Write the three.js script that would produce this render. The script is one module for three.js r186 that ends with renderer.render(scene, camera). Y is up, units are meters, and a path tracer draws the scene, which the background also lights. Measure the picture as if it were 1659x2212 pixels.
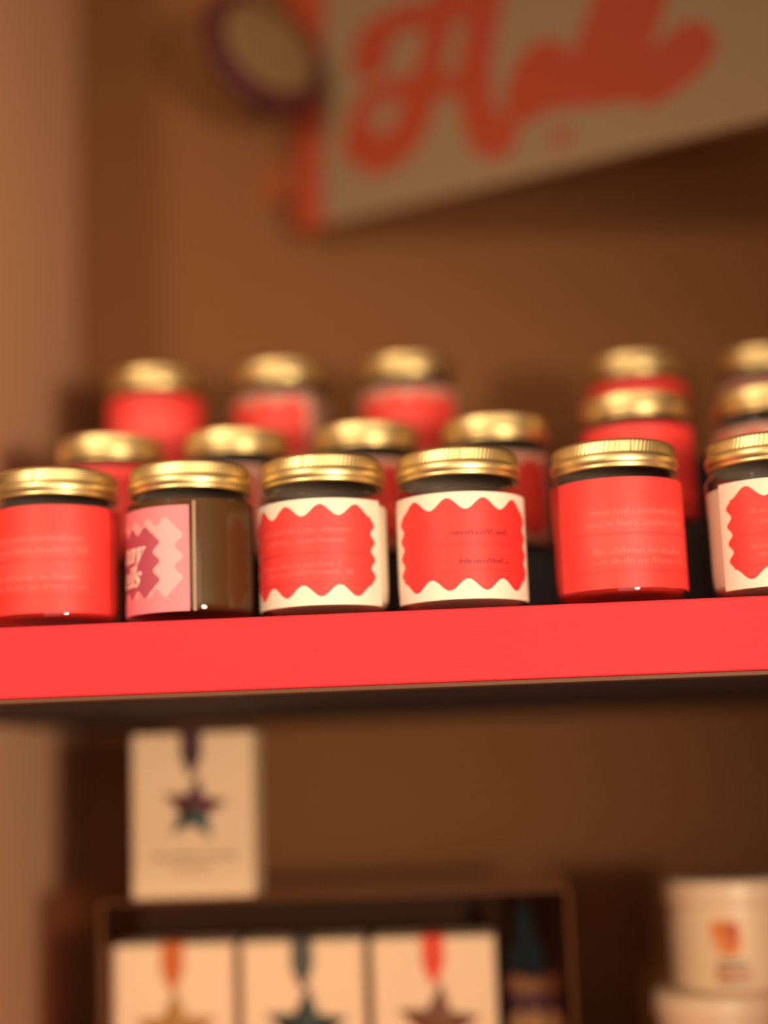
import * as THREE from 'three';
import { RoundedBoxGeometry } from 'three/addons/geometries/RoundedBoxGeometry.js';
import { RectAreaLightUniformsLib } from 'three/addons/lights/RectAreaLightUniformsLib.js';
import { mergeGeometries } from 'three/addons/utils/BufferGeometryUtils.js';

// ---------------------------------------------------------------- camera, light, exposure
const scene = new THREE.Scene();
scene.background = new THREE.Color(0x000000);
const camera = new THREE.PerspectiveCamera(2 * Math.atan(1106 / 3200) * 180 / Math.PI, 1659 / 2212, 0.02, 20);
camera.position.set(0.0556, 1.4095, 0.86);
camera.rotation.order = 'YXZ';
camera.rotation.set(0.17143, 0.06232, -0.0354);
camera.focus = 0.852;
camera.userData.fStop = 1.1;
const renderer = new THREE.WebGLRenderer({ antialias: true });
renderer.toneMapping = THREE.LinearToneMapping;
renderer.toneMappingExposure = 0.8;
renderer.shadowMap.enabled = true;
renderer.shadowMap.type = THREE.PCFSoftShadowMap;
RectAreaLightUniformsLib.init();
const WARM = new THREE.Color().setRGB(1, 0.80, 0.56);
const ADDED_GLOBE = { at: [-0.66, 1.92, 0.95], r: .09, power: 3.0 };           // added unseen paper globe lamp, stands in for an unknown near light
const ADDED_SPOT = { at: [0.74, 1.36, 1.38], to: [-0.40, 1.58, -0.36], power: 10, angle: 0.47, penumbra: 1 };   // added unseen floor spotlight that brightens the left wall
const ADDED_PANEL = { at: [0.9, 2.58, 1.95], w: 1.2, d: 0.6, power: 1.0 };  // added unseen ceiling panel, fill from the right
const ADDED_WINDOW = { x: 0.55, y: 1.40, w: 2.2, h: 1.5, power: 2.2 };  // added unseen window, soft frontal fill and lid reflections

// ---------------------------------------------------------------- helpers
const V = (x, y, z) => new THREE.Vector3(x, y, z);
let seed = 7;
const rnd = () => { seed = (seed * 1664525 + 1013904223) >>> 0; return seed / 4294967296; };
const lin = (r, g, b) => new THREE.Color().setRGB(r, g, b);
const used = {};
function numbered(n) { used[n] = (used[n] || 0) + 1; return used[n] === 1 ? n : n + '_' + String(used[n] - 1).padStart(3, '0'); }
function mesh(name, geo, mat, parent) {
  const m = new THREE.Mesh(geo, mat); m.name = parent ? name : numbered(name);
  m.castShadow = m.receiveShadow = true; (parent || scene).add(m); return m;
}
function tag(o, label, category, group) { o.userData.label = label; o.userData.category = category; if (group) o.userData.group = group; return o; }
function thing(name, label, category, at = [0, 0, 0], turn = 0, group) {
  const g = new THREE.Group(); g.name = numbered(name); scene.add(g); g.position.set(...at); g.rotation.y = turn;
  return tag(g, label, category, group);
}
function structure(name, geo, mat, parent) { const m = mesh(name, geo, mat, parent); if (!parent) m.userData.kind = 'structure'; return m; }
function box(w, h, d, x = 0, y = 0, z = 0) { return new THREE.BoxGeometry(w, h, d).translate(x, y, z); }
function rbox(w, h, d, r, x = 0, y = 0, z = 0) { return new RoundedBoxGeometry(w, h, d, 3, r).translate(x, y, z); }
const M = (o) => new THREE.MeshPhysicalMaterial(o);
const lathe = (pts, seg = 64) => new THREE.LatheGeometry(pts.map((p) => new THREE.Vector2(p[0], p[1])), seg);

// value noise textures (fine grain of paint, relief only)
function noiseTexture(size, octaves, rx, ry) {
  const data = new Uint8Array(size * size * 4), grids = octaves.map(([n]) => Float32Array.from({ length: n * n }, rnd));
  for (let y = 0; y < size; y++) for (let x = 0; x < size; x++) {
    let v = 0;
    octaves.forEach(([n, a], k) => {
      const fx = x / size * n, fy = y / size * n, ix = Math.floor(fx), iy = Math.floor(fy), u = fx - ix, w = fy - iy, g = grids[k], at = (i, j) => g[(j % n) * n + (i % n)];
      const s = u * u * (3 - 2 * u), t = w * w * (3 - 2 * w);
      v += a * ((at(ix, iy) * (1 - s) + at(ix + 1, iy) * s) * (1 - t) + (at(ix, iy + 1) * (1 - s) + at(ix + 1, iy + 1) * s) * t);
    });
    const i = (y * size + x) * 4; data[i] = data[i + 1] = data[i + 2] = Math.max(0, Math.min(255, v * 255)); data[i + 3] = 255;
  }
  const t = new THREE.DataTexture(data, size, size); t.wrapS = t.wrapT = THREE.RepeatWrapping; t.magFilter = THREE.LinearFilter; t.minFilter = THREE.LinearMipmapLinearFilter; t.generateMipmaps = true;
  t.repeat.set(rx, ry); t.needsUpdate = true; return t;
}
const plaster = noiseTexture(256, [[8, .35], [32, .3], [128, .35]], 3, 3);
const rollerGrain = noiseTexture(256, [[16, .3], [64, .35], [128, .35]], 2, 2);

// ---------------------------------------------------------------- materials
const MAT = {
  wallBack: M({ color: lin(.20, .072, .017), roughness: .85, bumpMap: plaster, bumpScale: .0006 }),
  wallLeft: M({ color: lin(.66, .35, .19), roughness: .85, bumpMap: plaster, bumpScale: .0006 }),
  wallRoom: M({ color: lin(.50, .36, .24), roughness: .9 }),
  floor: M({ color: lin(.22, .13, .07), roughness: .55 }),
  ceiling: M({ color: lin(.62, .52, .40), roughness: .95 }),
  shelf: M({ color: lin(.86, .034, .046), roughness: .6, specularIntensity: .35, bumpMap: rollerGrain, bumpScale: .00012 }),
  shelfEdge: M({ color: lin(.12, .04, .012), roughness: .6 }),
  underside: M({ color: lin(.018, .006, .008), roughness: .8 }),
  glass: M({ color: lin(.97, .95, .92), roughness: .03, transmission: 1, thickness: 0, ior: 1.5, specularIntensity: .7, side: THREE.DoubleSide }),
  lid: M({ color: lin(.88, .66, .31), metalness: 1, roughness: .40 }),
  liner: M({ color: lin(.10, .075, .06), roughness: .6 }),
  waxRed: M({ color: lin(.55, .035, .03), roughness: .5, specularIntensity: .3 }),
  waxWhite: M({ color: lin(.78, .68, .55), roughness: .5, specularIntensity: .3 }),
  waxDimmed: M({ color: lin(.26, .15, .11), roughness: .5 }),  // pale wax with the dimmer light of the rear rows put into its colour
  waxBrown: M({ color: lin(.085, .036, .011), roughness: .45, specularIntensity: .3 }),
  seam: M({ color: lin(.36, .19, .10), roughness: .5 }),
  riser: M({ color: lin(.012, .010, .010), roughness: .45 }),
  card: M({ color: lin(.72, .50, .31), roughness: .75 }),
  acrylic: M({ color: lin(.62, .42, .30), roughness: .05, transmission: 1, thickness: 0, ior: 1.49 }),
  acrylicEdge: M({ color: lin(.13, .046, .012), roughness: .8, specularIntensity: .4 }),
  caseBack: M({ color: lin(.045, .018, .009), roughness: .9, specularIntensity: .3 }),
  ceramic: M({ color: lin(.80, .56, .36), roughness: .35 }),
  signFace: M({ color: lin(.55, .36, .20), roughness: .7 }),
  signRed: M({ color: lin(.34, .045, .012), roughness: .6 }),
  darkRed: M({ color: lin(.07, .008, .010), roughness: .6 }),
  tan: M({ color: lin(.21, .115, .042), roughness: .75 }),
  orangeBracket: M({ color: lin(.30, .075, .02), roughness: .6 }),
  teal: M({ color: lin(.004, .008, .009), roughness: .8, specularIntensity: .3 }),
};

// ---------------------------------------------------------------- the room
const LX = -0.334, RX = 2.9, ZB = -0.56, ZF = 3.4, HT = 2.7, T = 0.12;
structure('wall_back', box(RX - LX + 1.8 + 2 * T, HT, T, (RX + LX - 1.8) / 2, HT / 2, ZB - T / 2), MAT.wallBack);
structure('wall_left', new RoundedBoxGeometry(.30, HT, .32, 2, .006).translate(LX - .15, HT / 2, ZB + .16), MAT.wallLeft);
structure('wall_side', box(T, HT, ZF - ZB, LX - 1.5 - T / 2, HT / 2, (ZF + ZB) / 2), MAT.wallRoom);
structure('wall_right', box(T, HT, ZF - ZB, RX + T / 2, HT / 2, (ZF + ZB) / 2), MAT.wallRoom);
structure('floor', box(RX - LX + 1.8, T, ZF - ZB + .2, (RX + LX - 1.5) / 2, -T / 2, (ZF + ZB) / 2), MAT.floor);
structure('ceiling', box(RX - LX + 1.8, T, ZF - ZB + .2, (RX + LX - 1.5) / 2, HT + T / 2, (ZF + ZB) / 2), MAT.ceiling);
{ // unseen front wall with a glowing window added as frontal fill
  const x0 = LX - 1.5 - T, x1 = RX + T, wx0 = ADDED_WINDOW.x - ADDED_WINDOW.w / 2, wx1 = ADDED_WINDOW.x + ADDED_WINDOW.w / 2, wy0 = ADDED_WINDOW.y - ADDED_WINDOW.h / 2, wy1 = ADDED_WINDOW.y + ADDED_WINDOW.h / 2, zc = ZF + T / 2;
  structure('wall_front', mergeGeometries([
    box(wx0 - x0, HT, T, (wx0 + x0) / 2, HT / 2, zc), box(x1 - wx1, HT, T, (wx1 + x1) / 2, HT / 2, zc),
    box(ADDED_WINDOW.w, wy0, T, ADDED_WINDOW.x, wy0 / 2, zc), box(ADDED_WINDOW.w, HT - wy1, T, ADDED_WINDOW.x, (HT + wy1) / 2, zc)]), MAT.wallRoom);
  const w = new THREE.Group(); w.name = 'added_window_1'; w.userData.kind = 'structure'; scene.add(w);
  mesh('added_window_pane', box(ADDED_WINDOW.w, ADDED_WINDOW.h, .01, ADDED_WINDOW.x, ADDED_WINDOW.y, ZF + .05), M({ color: 0x000000, emissive: lin(1, .86, .68), emissiveIntensity: .8, roughness: .2 }), w);
  mesh('added_window_frame', mergeGeometries([box(.05, ADDED_WINDOW.h, .06, wx0 + .025, ADDED_WINDOW.y, ZF + .03), box(.05, ADDED_WINDOW.h, .06, wx1 - .025, ADDED_WINDOW.y, ZF + .03),
    box(ADDED_WINDOW.w, .05, .06, ADDED_WINDOW.x, wy0 + .025, ZF + .03), box(ADDED_WINDOW.w, .05, .06, ADDED_WINDOW.x, wy1 - .025, ZF + .03), box(.04, ADDED_WINDOW.h, .06, ADDED_WINDOW.x, ADDED_WINDOW.y, ZF + .03)]), MAT.darkRed, w);
  const l = new THREE.RectAreaLight(lin(1, .86, .68), ADDED_WINDOW.power, ADDED_WINDOW.w - .1, ADDED_WINDOW.h - .1);
  l.position.set(ADDED_WINDOW.x, ADDED_WINDOW.y, ZF - .02); l.lookAt(ADDED_WINDOW.x, ADDED_WINDOW.y, 0); scene.add(l);
}
{ // ceiling light panel, unseen, added for fill
  const [x, y, z] = ADDED_PANEL.at;
  const p = thing('added_ceiling_light', 'flat warm ceiling light panel added out of view as fill in front of the shelves', 'lamp', [x, 0, z]);
  mesh('frame', rbox(ADDED_PANEL.w + .06, HT - y, ADDED_PANEL.d + .06, .01, 0, (HT + y) / 2 + .012, 0), MAT.ceiling, p);
  mesh('diffuser', box(ADDED_PANEL.w, .01, ADDED_PANEL.d, 0, y + .006, 0), M({ color: 0xffffff, emissive: WARM, emissiveIntensity: 1.2 }), p);
  const l = new THREE.RectAreaLight(WARM, ADDED_PANEL.power, ADDED_PANEL.w, ADDED_PANEL.d); l.position.set(x, y - .01, z); l.lookAt(x, 0, z); scene.add(l);
}
{ // floor spotlight on a pole, added out of view for the left wall
  const at = V(...ADDED_SPOT.at), to = V(...ADDED_SPOT.to), dir = to.clone().sub(at).normalize();
  const s = thing('added_floor_spotlight', 'added unseen black floor spotlight on a thin pole aimed at the left wall', 'lamp', [at.x, 0, at.z]);
  mesh('base', lathe([[0, 0], [.14, 0], [.14, .012], [.02, .02], [0, .02]], 48), MAT.riser, s);
  mesh('pole', new THREE.CylinderGeometry(.009, .009, at.y - .06, 20).translate(0, (at.y - .06) / 2 + .012, 0), MAT.riser, s);
  const q = new THREE.Quaternion().setFromUnitVectors(V(0, -1, 0), dir);
  const head = lathe([[.0, .05], [.035, .05], [.04, .04], [.045, -.06], [.041, -.06], [.036, .03], [0, .03]], 32); head.applyQuaternion(q).translate(0, at.y, 0);
  mesh('lamp_head', head, MAT.riser, s);
  const bulb = new THREE.SphereGeometry(.022, 24, 16); bulb.translate(0, -.02, 0); bulb.applyQuaternion(q).translate(0, at.y, 0);
  mesh('bulb', bulb, M({ color: 0xffffff, emissive: WARM, emissiveIntensity: 2 }), s);
  const l = new THREE.SpotLight(WARM, ADDED_SPOT.power, 0, ADDED_SPOT.angle, ADDED_SPOT.penumbra, 2);
  l.position.copy(at).addScaledVector(dir, .075); l.target.position.copy(to); scene.add(l, l.target);
  l.castShadow = true; l.shadow.radius = 4; l.shadow.mapSize.set(2048, 2048); l.shadow.camera.near = .05;
}
{ // paper globe floor lamp, added out of view to light the jars
  const [x, y, z] = ADDED_GLOBE.at;
  const s = thing('added_globe_lamp', 'added unseen warm paper globe lamp on a slim black pole in front of the shelf', 'lamp', [x, 0, z]);
  mesh('base', lathe([[0, 0], [.13, 0], [.13, .012], [.02, .02], [0, .02]], 48), MAT.riser, s);
  mesh('pole', new THREE.CylinderGeometry(.008, .008, y - ADDED_GLOBE.r - .01, 20).translate(0, (y - ADDED_GLOBE.r - .01) / 2 + .01, 0), MAT.riser, s);
  mesh('globe', new THREE.SphereGeometry(ADDED_GLOBE.r, 48, 32).translate(0, y, 0), M({ color: lin(.8, .7, .55), emissive: WARM, emissiveIntensity: 3 }), s);
  const l = new THREE.PointLight(WARM, ADDED_GLOBE.power, 0, 2); l.position.set(x, y, z); l.castShadow = true; l.shadow.radius = 4; l.shadow.mapSize.set(2048, 2048); scene.add(l);
}

// ---------------------------------------------------------------- shelves
{
  const t = thing('wall_shelf', 'thick red wall shelf carrying the rows of candle jars', 'shelf', [LX + .727, 1.457, 0]);
  mesh('board', rbox(1.45, .0425, .555, .0015, 0, .0217, -.2785), MAT.shelf, t);
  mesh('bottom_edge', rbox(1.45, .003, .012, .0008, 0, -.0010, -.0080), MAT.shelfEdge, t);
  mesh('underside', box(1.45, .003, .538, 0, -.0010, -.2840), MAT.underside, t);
}
tag(mesh('wall_shelf', rbox(1.45, .03, .50, .0015, LX + .725 + .002, 1.158 - .015, -.306), MAT.shelf), 'lower red wall shelf under the boxed ornaments and white tubs', 'shelf');

// ---------------------------------------------------------------- labels of the jars (flat print)
function canvasTexture(w, h, draw) {
  const c = document.createElement('canvas'); c.width = w; c.height = h; draw(c.getContext('2d'), w, h);
  const t = new THREE.CanvasTexture(c); t.colorSpace = THREE.SRGBColorSpace; t.anisotropy = 8; return t;
}
function scribble(g, x0, x1, y, h, colour, lw, slant = .35) { // unreadably small handwriting, as in the photograph
  g.filter = 'blur(3px)'; g.strokeStyle = colour; g.lineWidth = lw; g.lineCap = 'round'; g.lineJoin = 'round'; g.beginPath();
  let x = x0; g.moveTo(x, y);
  while (x < x1) {
    const step = h * (.45 + .35 * rnd()), up = rnd() < .25 ? 1.5 : .9;
    if (rnd() < .14) { x += step * .8; g.moveTo(x, y); }
    g.quadraticCurveTo(x + h * slant * up, y - h * up, x + step * .6 + h * slant * .5, y - h * .45 * up);
    g.quadraticCurveTo(x + step * .7, y + h * .1, x + step, y - h * .05); x += step;
  }
  g.stroke(); g.filter = 'none';
}
function scallopPath(g, x0, y0, x1, y1, nx, ny, a, as = a) {
  const N = 24; g.beginPath();
  const edge = (n, f, a) => { for (let i = 0; i <= n * N; i++) { const t = i / (n * N), [x, y] = f(t, a * (0.5 - 0.5 * Math.cos(2 * Math.PI * n * t))); g.lineTo(x, y); } };
  edge(nx, (t, o) => [x0 + (x1 - x0) * t, y0 - o], a); edge(ny, (t, o) => [x1 + o, y0 + (y1 - y0) * t], as);
  edge(nx, (t, o) => [x1 - (x1 - x0) * t, y1 + o], a); edge(ny, (t, o) => [x0 - o, y1 - (y1 - y0) * t], as);
  g.closePath();
}
const LW = 1024, LH = 600;
const plainLabel = canvasTexture(LW, LH, (g) => {
  g.fillStyle = '#ec3a36'; g.fillRect(0, 0, LW, LH);
  g.filter = 'blur(30px)'; g.fillStyle = 'rgba(255,120,110,.22)'; g.fillRect(190, 170, 660, 260); g.filter = 'none';
  for (const [y, a, b] of [[200, 230, 800], [265, 200, 840], [415, 240, 790], [470, 210, 830]]) scribble(g, a, b, y, 34, 'rgba(255,190,175,.28)', 5);
  g.fillStyle = 'rgba(190,30,30,.35)'; g.fillRect(120, 300, 800, 12); g.fillRect(120, 505, 800, 10);
});
function scallopLabel(print, base, panel) {
  return canvasTexture(LW, LH, (g) => {
    g.fillStyle = base; g.fillRect(0, 0, LW, LH);
    g.fillStyle = panel; scallopPath(g, 84, 98, 940, 488, 4, 4, 64, 34); g.fill();
    print(g);
  });
}
const scallopPale = scallopLabel((g) => {
  for (const [y, a, b] of [[190, 200, 800], [250, 220, 760], [385, 190, 720], [430, 230, 800]]) scribble(g, a, b, y, 32, 'rgba(255,185,175,.28)', 5);
  g.fillStyle = 'rgba(185,25,25,.35)'; g.fillRect(150, 300, 730, 12); g.fillRect(160, 470, 700, 10);
}, '#efe0cb', '#ee3b38');
const scallopDark = scallopLabel((g) => {
  scribble(g, 420, 760, 245, 34, 'rgba(110,15,15,.75)', 7); scribble(g, 300, 800, 300, 16, 'rgba(140,20,20,.55)', 4);
  scribble(g, 460, 740, 405, 30, 'rgba(110,15,15,.75)', 7); scribble(g, 340, 800, 450, 16, 'rgba(140,20,20,.5)', 4);
}, '#efe0cb', '#ee3330');
const scallopDimmed = scallopLabel(() => {}, '#c98f7c', '#e03a30');  // pale scalloped label, darkened in colour for the weaker light further back
const pinkLabel = canvasTexture(LW, LH, (g) => {
  g.fillStyle = '#f0808a'; g.fillRect(0, 0, LW, LH);
  g.fillStyle = 'rgba(255,200,190,.5)'; scallopPath(g, 240, 110, 940, 470, 6, 3, 46); g.fill();
  g.fillStyle = '#b04a5c'; scallopPath(g, 300, 150, 800, 470, 4, 3, 44); g.fill();
  g.fillStyle = '#ffeedd'; g.save(); g.transform(1, 0, -.28, 1, 0, 0); g.scale(.80, 1);
  g.font = 'italic bold 150px serif'; g.fillText('nny', 700, 300); g.fillText('ells', 740, 440); g.restore();
});
const labelMat = (t) => M({ map: t, color: 0xffffff, roughness: .55 });
const LABEL = { plain: labelMat(plainLabel), pale: labelMat(scallopPale), dark: labelMat(scallopDark), pink: labelMat(pinkLabel), dimmed: labelMat(scallopDimmed) };

// a bent paper label: thin curved sheet with an outside, an inside and edges
function bentLabel(r, thick, span, y0, y1) {
  const n = 48, pos = [], uv = [], idx = [], row = (rr, y, v) => { for (let i = 0; i <= n; i++) { const a = (i / n - .5) * span; pos.push(rr * Math.sin(a), y, rr * Math.cos(a)); uv.push(i / n, v); } };
  const strip = (a, b) => { for (let i = 0; i < n; i++) idx.push(a + i, a + i + 1, b + i + 1, a + i, b + i + 1, b + i); };
  const R0 = r + thick, w = n + 1;
  row(R0, y0, 0); row(R0, y1, 1); row(r, y0, 0); row(r, y1, 1);
  strip(0, w); strip(3 * w, 2 * w);
  row(r, y0, 0); row(R0, y0, 0); strip(4 * w, 5 * w); row(R0, y1, 1); row(r, y1, 1); strip(6 * w, 7 * w);
  const g = new THREE.BufferGeometry(); g.setAttribute('position', new THREE.Float32BufferAttribute(pos, 3)); g.setAttribute('uv', new THREE.Float32BufferAttribute(uv, 2)); g.setIndex(idx); g.computeVertexNormals(); return g;
}

// ---------------------------------------------------------------- candle jars
const JR = .0400, JH = .0985;
const glassGeo = lathe([[0, .0012], [.030, .0010], [.0345, 0], [.0378, .0012], [.0394, .0045], [JR, .010], [JR, .0728], [.0398, .0742], [.0391, .0758], [.0379, .0774], [.0369, .0790], [.0364, .0806], [.0362, .0920]], 96);
const glassBaseGeo = lathe([[0, .0052], [.034, .0052], [.0372, .0065], [.0386, .0090]], 96);
const waxProfile = (h) => lathe([[0, .0060], [.0330, .0060], [.0366, .0074], [.0382, .0100], [.0390, .0180], [.0390, h], [.0386, h + .0008], [.0360, h + .0010], [.0, h - .0006]], 96);
const waxGeo = waxProfile(.0672), waxFullGeo = waxProfile(.0735);
const wickGeo = new THREE.CylinderGeometry(.0012, .0012, .004, 10).translate(0, .0682, 0);
const lidGeo = lathe([[.0350, .0815], [.0371, .0806], [.0378, .0812], [.0378, .0822], [.0374, .0829], [.0381, .0836], [.0388, .0852], [.0389, .0874], [.0384, .0892], [.0374, .0901]], 128);
const lidTopGeo = lathe([[.0371, .0962], [.0366, .0974], [.0352, .0983], [.0330, JH], [.0310, .0980], [0, .0980]], 128);
const knurlGeo = (() => { const g = new THREE.CylinderGeometry(.0372, .0373, .0066, 180, 1, true).translate(0, .0931, 0), p = g.attributes.position; for (let i = 0; i < p.count; i++) { const k = (i % 181) % 2 ? 1.010 : .990; p.setX(i, p.getX(i) * k); p.setZ(i, p.getZ(i) * k); } g.computeVertexNormals(); return g; })();
const linerGeo = lathe([[0, .0942], [.0345, .0942], [.0345, .0812], [.0350, .0812], [.0355, .0956], [0, .0956]], 64);  // liner disc plus a dark skirt added as lid shade behind the neck
const SPAN = 150 * Math.PI / 180;
const labelTall = bentLabel(JR + .00005, .00035, SPAN, .0080, .0738), labelScallop = bentLabel(JR + .00005, .00035, SPAN, .0055, .0695);
const seamGeo = bentLabel(JR + .00005, .0003, .05, .0055, .0720).rotateY(SPAN / 2 + .075);
function makeJar(kind) {
  const t = new THREE.Group();
  const wax = { plain: MAT.waxRed, pale: MAT.waxWhite, dark: MAT.waxWhite, pink: MAT.waxBrown, dimmed: MAT.waxDimmed }[kind];
  const g = mesh('glass_jar', glassGeo, MAT.glass, t); mesh('glass_base', glassBaseGeo, MAT.glass, g);
  const w = mesh('wax', kind === 'plain' || kind === 'pink' ? waxFullGeo : waxGeo, wax, t); mesh('wick', wickGeo, MAT.ceramic, w);
  mesh('label', kind === 'plain' ? labelTall : labelScallop, LABEL[kind], t);
  if (kind === 'pink') mesh('label_seam', seamGeo, MAT.seam, t);
  const l = mesh('lid', mergeGeometries([lidGeo, lidTopGeo]), MAT.lid, t); mesh('knurled_band', knurlGeo, MAT.lid, l); mesh('liner', linerGeo, MAT.liner, l);
  return t;
}
const proto = {};
function jar(kind, x, z, y, turn, label, group) {
  const t = proto[kind] ? proto[kind].clone() : (proto[kind] = makeJar(kind));
  t.name = numbered('candle_jar'); t.position.set(x, y, z); t.rotation.y = turn * Math.PI / 180; scene.add(t);
  tag(t, label, 'candle', group);
}
const SY = 1.5003, F = 'candle jars in the front row', MR = 'candle jars on the lower step of the risers', BR = 'candle jars on the upper step of the risers';
jar('plain', -.2084, -.047, SY, -6, 'plain red labelled candle jar at the far left end of the front row', F);
jar('pink', -.1221, -.046, SY, -66, 'candle jar turned sideways showing pink label edge with white script and bare brown wax', F);
jar('pale', -.0386, -.045, SY, -13, 'front candle jar with red scalloped label and pale lettering, right of the pink jar', F);
jar('dark', .0457, -.045, SY, 6, 'front candle jar with red scalloped label bearing dark lettering', F);
jar('plain', .1421, -.045, SY, 12, 'plain red labelled front candle jar beside the wide gap, in sharpest focus', F);
jar('pale', .2370, -.045, SY, 14, 'scalloped label candle jar cut off at the right edge of the front row', F);
// risers: black two-step stands
function riser(x0, x1, h1, h2, label) {
  const cx = (x0 + x1) / 2, w = x1 - x0;
  const t = thing('display_riser', label, 'display stand', [cx, SY, 0], 0, 'black display risers');
  const tread = .004, z0 = -.146, z1 = -.250, z2 = -.382;
  mesh('lower_step', mergeGeometries([rbox(w, tread, z0 - z1, .001, 0, h1 - tread / 2, (z0 + z1) / 2), rbox(w, h1 - tread, tread, .001, 0, (h1 - tread) / 2, z0 - tread / 2)]), MAT.riser, t);
  mesh('upper_step', mergeGeometries([rbox(w, tread, z1 - z2, .001, 0, h2 - tread / 2, (z1 + z2) / 2), rbox(w, h2 - tread, tread, .001, 0, (h2 - tread) / 2, z1 - tread / 2 - .0005)]), MAT.riser, t);
  for (const s of [-1, 1]) mesh('side_panel', mergeGeometries([box(tread, h1 - tread, z0 - z1 - tread, s * (w / 2 - tread / 2), (h1 - tread) / 2, (z0 + z1 - tread) / 2), box(tread, h2 - tread, z1 - z2 - tread, s * (w / 2 - tread / 2), (h2 - tread) / 2, (z1 + z2 - tread) / 2)]), MAT.riser, t);
}
riser(-.262, .120, .0535, .1410, 'black two-step display riser under the left group of candle jars');
riser(.126, .335, .0655, .1320, 'black two-step display riser under the right group of candle jars');
const m1 = SY + .0537, m2 = SY + .0657, b1 = SY + .1412, b2 = SY + .1322;
jar('plain', -.2093, -.192, m1, -4, 'red candle jar at the left end of the middle row', MR);
jar('dimmed', -.1167, -.192, m1, -38, 'scalloped candle jar in the middle row, behind the pink labelled jar', MR);
jar('dimmed', -.0216, -.192, m1, 12, 'scalloped candle jar in the middle row, between the two front scalloped jars', MR);
jar('dimmed', .0715, -.190, m1 , -10, 'scalloped candle jar in the middle row, beside the gap left of the right group', MR);
jar('plain', .1728, -.192, m2, 8, 'red candle jar in the middle row, right above the sharp plain front jar', MR);
jar('dimmed', .2690, -.192, m2, -12, 'scalloped candle jar in the middle row at the right edge', MR);
jar('plain', -.2062, -.330, b1, 4, 'dark red candle jar at the left end of the topmost row', BR);
jar('dimmed', -.1004, -.330, b1, -30, 'middle one of the three blurred jars on the top left step, with scalloped label', BR);
jar('dimmed', .0043, -.330, b1, 2, 'right one of the three blurred jars on the top left step, with scalloped label', BR);
jar('plain', .1910, -.330, b2, 4, 'blurred red candle jar on the top step of the right group', BR);
jar('dimmed', .2965, -.330, b2, 4, 'blurred candle jar on the top step at the right edge of the picture', BR);

// ---------------------------------------------------------------- boxed star ornaments
const BW = .0925, BH = .1222, BD = .045;
function starShape(r0, r1, rot) { const s = new THREE.Shape(); for (let i = 0; i < 10; i++) { const a = Math.PI / 2 + rot + i * Math.PI / 5, r = i % 2 ? r1 : r0; i ? s.lineTo(r * Math.cos(a), r * Math.sin(a)) : s.moveTo(r * Math.cos(a), r * Math.sin(a)); } s.closePath(); return s; }
function starFacets(r0, r1, rot, depth, from, to) { // raised folded star, facets from..to of ten
  const pos = [], P = (i) => { const a = Math.PI / 2 + rot + i * Math.PI / 5, r = i % 2 ? r1 : r0; return [r * Math.cos(a), r * Math.sin(a), .0005]; };
  for (let i = from; i < to; i++) pos.push(0, 0, depth, ...P(i), ...P(i + 1), 0, 0, 0, ...P(i + 1), ...P(i));
  const g = new THREE.BufferGeometry(); g.setAttribute('position', new THREE.Float32BufferAttribute(pos, 3)); g.computeVertexNormals(); return g;
}
const boxPrint = canvasTexture(512, 676, (g, w, h) => {
  g.fillStyle = '#e0bd98'; g.fillRect(0, 0, w, h);
  scribble(g, 80, 440, 520, 12, 'rgba(90,60,40,.75)', 5, .1); scribble(g, 165, 345, 560, 10, 'rgba(90,60,40,.55)', 4, .1); scribble(g, 190, 320, 590, 10, 'rgba(90,60,40,.4)', 4, .1);
});
const printMat = M({ map: boxPrint, roughness: .75 });
function starBox(label, x, y, z, turn, ribbon, upper, lower, rot, group, ribbonLen = .023, sr = .026, sy = .0565) {
  const t = thing('ornament_box', label, 'gift box', [x, y, z], turn, group);
  mesh('carton', rbox(BW, BH, BD, .0022, 0, BH / 2, -BD / 2), MAT.card, t);
  mesh('printed_front', new THREE.BoxGeometry(BW - .005, BH - .005, .0006).translate(0, BH / 2, .0002), printMat, t);
  const s = new THREE.Shape(); s.moveTo(-.008, .0012); s.lineTo(.008, .0012); s.lineTo(.0085, -ribbonLen * .7); s.quadraticCurveTo(.006, -ribbonLen, .0015, -ribbonLen - .009); s.lineTo(-.0015, -ribbonLen - .009); s.quadraticCurveTo(-.006, -ribbonLen, -.0085, -ribbonLen * .7); s.closePath();
  const rg = new THREE.ExtrudeGeometry(s, { depth: .0012, bevelEnabled: false, curveSegments: 8 }).translate(0, BH, .0005);
  mesh('ribbon', mergeGeometries([rg.toNonIndexed ? rg.index ? rg.toNonIndexed() : rg : rg, box(.016, .0012, BD * .5, 0, BH + .0006, -BD * .25 + .001).toNonIndexed()]), M({ color: ribbon, roughness: .7 }), t);
  const star = mesh('star', starFacets(sr, sr * .45, rot, .006, -3, 3), M({ color: upper, roughness: .55, side: THREE.DoubleSide }), t); star.position.set(.002, BH - sy, .0006);
  mesh('lower_points', starFacets(sr, sr * .45, rot, .006, 3, 7), M({ color: lower, roughness: .55, side: THREE.DoubleSide }), star);
}
const OB = 'boxed star ornaments in a row inside the case';
starBox('single white box with plum and teal star, standing on top of the display case', -.1680, 1.3192, -.268, 0, lin(.05, .012, .014), lin(.10, .015, .025), lin(.018, .055, .042), -.12);
starBox('white box with orange ribbon and gold star, leftmost inside the case', -.1883, 1.1615, -.288, 0, lin(.48, .10, .012), lin(.34, .14, .012), lin(.30, .12, .012), 0, OB, .025, .033, .064);
starBox('white box with grey green ribbon and dark green star, middle one inside the case', -.0897, 1.1615, -.288, 0, lin(.06, .055, .040), lin(.012, .020, .014), lin(.012, .022, .016), -.06, OB, .025, .033, .064);
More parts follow.
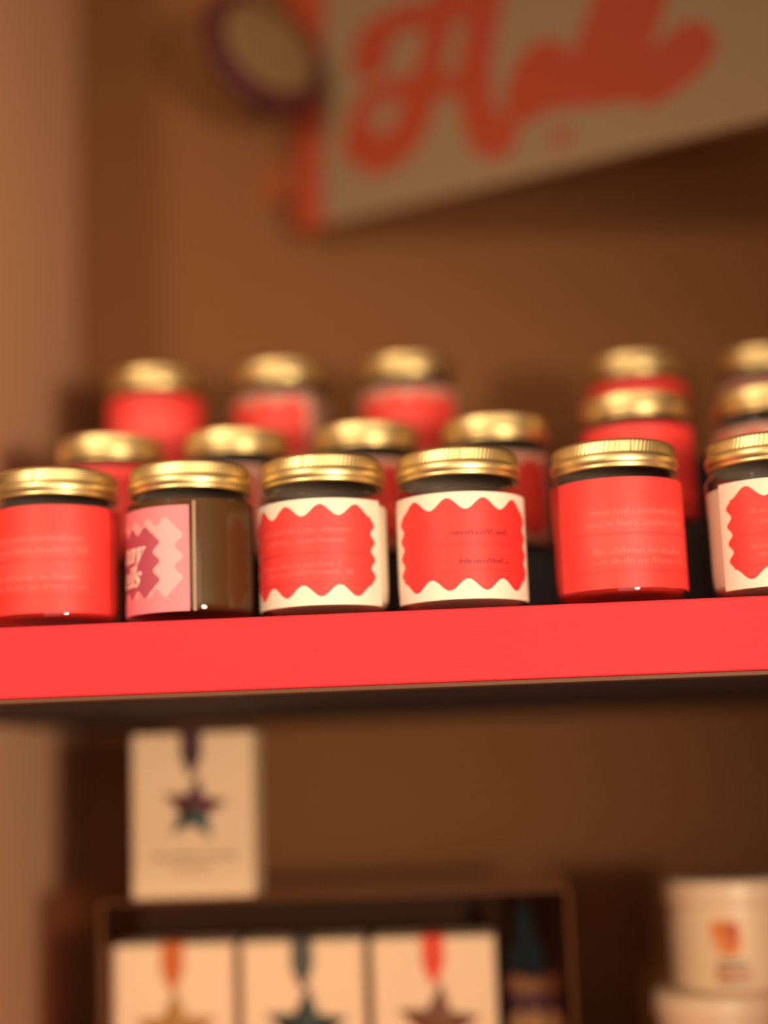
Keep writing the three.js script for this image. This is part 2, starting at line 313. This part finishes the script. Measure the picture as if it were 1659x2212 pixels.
starBox('white box with red orange ribbon and brown star, right one inside the case', .0088, 1.1615, -.288, 0, lin(.62, .045, .010), lin(.15, .045, .012), lin(.14, .04, .012), -.1, OB, .025, .033, .064);

// ---------------------------------------------------------------- display case: tinted panes with pale amber edges
{
  const x0 = -.2395, x1 = .1120, z0 = -.268, z1 = -.405, y0 = 1.1583, y1 = 1.3190, t = .003, cx = (x0 + x1) / 2, w = x1 - x0, d = z0 - z1, zc = (z0 + z1) / 2;
  const c = thing('display_case', 'open fronted tinted clear case with thin amber edges around three white boxes', 'display case', [cx, y0, zc]);
  const h = y1 - y0;
  mesh('base_panel', box(w, t, d, 0, t / 2, 0), MAT.caseBack, c);
  mesh('back_panel', box(w - 2 * t, h - 2 * t, t, 0, h / 2, -d / 2 + t / 2), MAT.caseBack, c);
  mesh('top_panel', box(w, t, d - t, 0, h - t / 2, -t / 2), MAT.acrylic, c);
  for (const s of [-1, 1]) {
    mesh('side_panel', box(t, h - 2 * t, d - t, s * (w / 2 - t / 2), h / 2, -t / 2), MAT.acrylic, c);
    mesh('edge_strip', rbox(t * .9, h, t, .0008, s * (w / 2 - t / 2), h / 2, d / 2 - t / 2), MAT.acrylicEdge, c);
  }
  mesh('edge_strip', rbox(w, t * .8, t, .0008, 0, h - t / 2, d / 2 - t / 2), MAT.acrylicEdge, c);
}
{ // dark tree ornament hanging in the case and a small pouch below it
  const o = thing('tree_ornament', 'dark teal tree-shaped ornament hanging at the right end of the case', 'ornament', [.0778, 1.3157, -.305]);
  const s = new THREE.Shape([[0, -.012], [.004, -.016], [.0055, -.028], [.0065, -.034], [.012, -.044], [.0125, -.058], [.008, -.066], [.003, -.060], [-.003, -.056], [-.011, -.058], [-.0135, -.050], [-.008, -.042], [-.0055, -.032], [-.005, -.020], [-.003, -.014]].map((p) => new THREE.Vector2(...p)));
  mesh('tree', new THREE.ExtrudeGeometry(s, { depth: .006, bevelThickness: .0015, bevelSize: .0015, bevelSegments: 2, curveSegments: 4 }).translate(0, 0, -.003), MAT.teal, o);
  mesh('hanging_cord', new THREE.CylinderGeometry(.0007, .0007, .0135, 8).translate(0, -.0066, 0), MAT.darkRed, o);
  const p = thing('gift_pouch', 'small dark red pouch with a tan band at the right end of the case', 'pouch', [.0840, 1.1614, -.335]);
  mesh('pouch_body', rbox(.040, .092, .024, .006, 0, .046, 0), M({ color: lin(.055, .010, .012), roughness: .8 }), p);
  mesh('tan_band', rbox(.0408, .016, .0248, .004, 0, .082, 0), M({ color: lin(.20, .075, .022), roughness: .8 }), p);
  const q = new THREE.Shape(); q.moveTo(-.020, 0); q.lineTo(-.020, .050); for (let i = 0; i < 3; i++) { const a = -.020 + i * .01333; q.quadraticCurveTo(a + .00667, .068, a + .01333, .050); } q.lineTo(.020, 0); q.closePath();
  mesh('scalloped_front', new THREE.ExtrudeGeometry(q, { depth: .002, bevelEnabled: false }).translate(0, .004, .0122), M({ color: lin(.30, .14, .05), roughness: .8 }), p);
}

// ---------------------------------------------------------------- white lidded tubs
const tubPrint = canvasTexture(1024, 512, (g, w, h) => {
  g.fillStyle = '#e6c49c'; g.fillRect(0, 0, w, h);
  g.save(); g.translate(-205, 0); g.scale(1.4, 1); g.fillStyle = '#d8701f'; g.beginPath(); g.moveTo(400, 60); g.lineTo(560, 50); g.quadraticCurveTo(600, 80, 592, 190); g.lineTo(596, 250); g.quadraticCurveTo(560, 300, 500, 292); g.quadraticCurveTo(430, 270, 410, 210); g.closePath(); g.fill();
  g.fillStyle = '#b8480c'; g.beginPath(); g.ellipse(535, 130, 42, 70, 0, 0, 7); g.fill();
  g.fillStyle = 'rgba(230,160,110,.8)'; g.beginPath(); g.ellipse(455, 190, 26, 60, .2, 0, 7); g.fill();
  scribble(g, 430, 600, 345, 20, 'rgba(80,60,30,1)', 14, .1); scribble(g, 425, 620, 392, 18, 'rgba(120,65,30,1)', 14, .1); scribble(g, 420, 640, 438, 18, 'rgba(190,80,25,1)', 16, .1); scribble(g, 430, 630, 484, 16, 'rgba(90,80,45,1)', 13, .1); g.restore();
});
const tubLabel = M({ map: tubPrint, roughness: .4 });
function tub(label, x, y, z, k, turn) {
  const t = thing('lidded_tub', label, 'tub', [x, y, z], turn, 'white lidded tubs stacked on the lower shelf');
  const H = .081 * k, L = .0185 * k, r = .0435 * k, R = .0462 * k;
  mesh('tub_body', lathe([[0, 0], [r - .004, 0], [r - .0006, .002], [r, .006], [r, H - L - .003], [r - .0015, H - L], [r - .0015, H - L + .004], [0, H - L + .004]], 96), MAT.ceramic, t);
  mesh('lid', lathe([[r - .001, H - L], [R - .0012, H - L], [R, H - L + .0015], [R, H - .0045], [R - .0012, H - .0015], [R - .0045, H], [0, H - .0004]], 96), MAT.ceramic, t);
  mesh('printed_label', bentLabel(r + .00005, .0003, 1.9, .006, H - L - .005), tubLabel, t);
}
tub('lower white tub of the stack at the right, mostly below the frame', .2185, 1.1583, -.305, 1, -.12);
tub('upper white tub with orange emblem and printed lines, stacked at the right', .2315, 1.1583 + .0812, -.308, 1, -.16);

// ---------------------------------------------------------------- painted sign and the round reel beside it
{
  const a = 29.5 * Math.PI / 180, tl = -2.0 * Math.PI / 180;
  const d0 = V(Math.cos(a), 0, Math.sin(a)), n = V(-Math.sin(a), 0, Math.cos(a)), up = V(0, 1, 0);
  const d = d0.clone().multiplyScalar(Math.cos(tl)).addScaledVector(up, Math.sin(tl)), u = up.clone().multiplyScalar(Math.cos(tl)).addScaledVector(d0, -Math.sin(tl));
  const s = thing('hanging_sign', 'pale painted sign board with red script lettering and a red end strip', 'sign', [-.0788, 1.9327, -.50]);
  s.quaternion.setFromRotationMatrix(new THREE.Matrix4().makeBasis(d, u, n));
  const W = .52, H = .30;
  const PX = 3400, tex = canvasTexture(Math.round(W * PX), Math.round(H * PX), (g, w, h) => {
    g.fillStyle = '#876c50'; g.fillRect(0, 0, w, h);
    const P = ([x, y]) => [x * PX, h - y * PX];
    const stroke = (pts, width) => {
      g.strokeStyle = '#9a3412'; g.lineWidth = width * PX; g.lineCap = 'round'; g.lineJoin = 'round'; g.beginPath();
      const q = pts.map(P); g.moveTo(...q[0]);
      for (let i = 1; i < q.length - 1; i++) g.quadraticCurveTo(q[i][0], q[i][1], (q[i][0] + q[i + 1][0]) / 2, (q[i][1] + q[i + 1][1]) / 2);
      g.lineTo(...q[q.length - 1]); g.stroke();
    };
    stroke([[.0560, .1540], [.0610, .1700]], .046); stroke([[.0593, .1629], [.061, .1777], [.084, .1860], [.1189, .1800], [.1613, .1760], [.1847, .1760]], .028);
    stroke([[.146, .200], [.1342, .1692], [.1264, .1394], [.117, .1125], [.1059, .0805]], .030);
    stroke([[.117, .1125], [.1059, .0790], [.088, .0570], [.0641, .0500], [.0420, .0720]], .040); stroke([[.0420, .0760], [.0374, .1005], [.0609, .1153], [.0934, .1149], [.1369, .1058], [.1667, .099]], .024);
    stroke([[.205, .250], [.1900, .2000], [.1757, .1381], [.1696, .1008], [.1737, .0635], [.1864, .0430]], .036); stroke([[.183, .047], [.194, .0400]], .042);
    stroke([[.228, .078], [.238, .098], [.246, .090], [.226, .072]], .052); stroke([[.235, .0780], [.281, .0690], [.3182, .0640], [.3500, .0560]], .044);
    stroke([[.288, .080], [.303, .112], [.322, .150], [.345, .200]], .050); stroke([[.326, .085], [.345, .130]], .034);
    stroke([[.345, .058], [.3650, .0660], [.3768, .0740]], .050);
    g.globalAlpha = .45; stroke([[.2560, .0270], [.2580, .0240]], .022); g.globalAlpha = 1;
  });
  mesh('board', rbox(W, H, .012, .001, W / 2, H / 2, -.0065), MAT.signFace, s);
  mesh('painted_face', new THREE.BoxGeometry(W - .002, H - .002, .0006).translate(W / 2, H / 2, -.0004), M({ map: tex, roughness: .7 }), s);
  mesh('end_strip', rbox(.033, H + .004, .016, .0015, -.0168, H / 2 - .002, -.0065), MAT.signRed, s);
  mesh('upper_flange', rbox(.020, .13, .010, .002, -.042, .245, -.012), MAT.signRed, s);
  mesh('bracket', rbox(.058, .045, .010, .002, -.064, .062, -.022), MAT.orangeBracket, s);
}
{
  const n = V(.66, .24, .70).normalize();
  const t = thing('ribbon_reel', 'round tan disc with a dark red rim mounted beside the sign', 'reel', [-.1157, 2.0820, -.430]);
  t.quaternion.setFromUnitVectors(V(0, 1, 0), n);
  mesh('red_rim', lathe([[0, -.030], [.046, -.030], [.060, -.022], [.068, -.011], [.066, -.005], [.050, -.002], [0, -.003]], 64), MAT.darkRed, t);
  mesh('tan_face', lathe([[0, .0015], [.012, .0015], [.016, .003], [.044, .003], [.049, .0005], [.0495, -.003], [0, -.003]], 64), MAT.tan, t);
  mesh('wall_post', new THREE.CylinderGeometry(.006, .006, .12, 16).rotateX(Math.PI / 2).translate(-.030, -.005, -.075).applyQuaternion(t.quaternion.clone().invert()), MAT.darkRed, t);
  mesh('hub', lathe([[0, .0035], [.010, .0030], [.012, .001], [0, .001]], 32), M({ color: lin(.24, .13, .05), roughness: .8 }), t);
}
renderer.render(scene, camera);
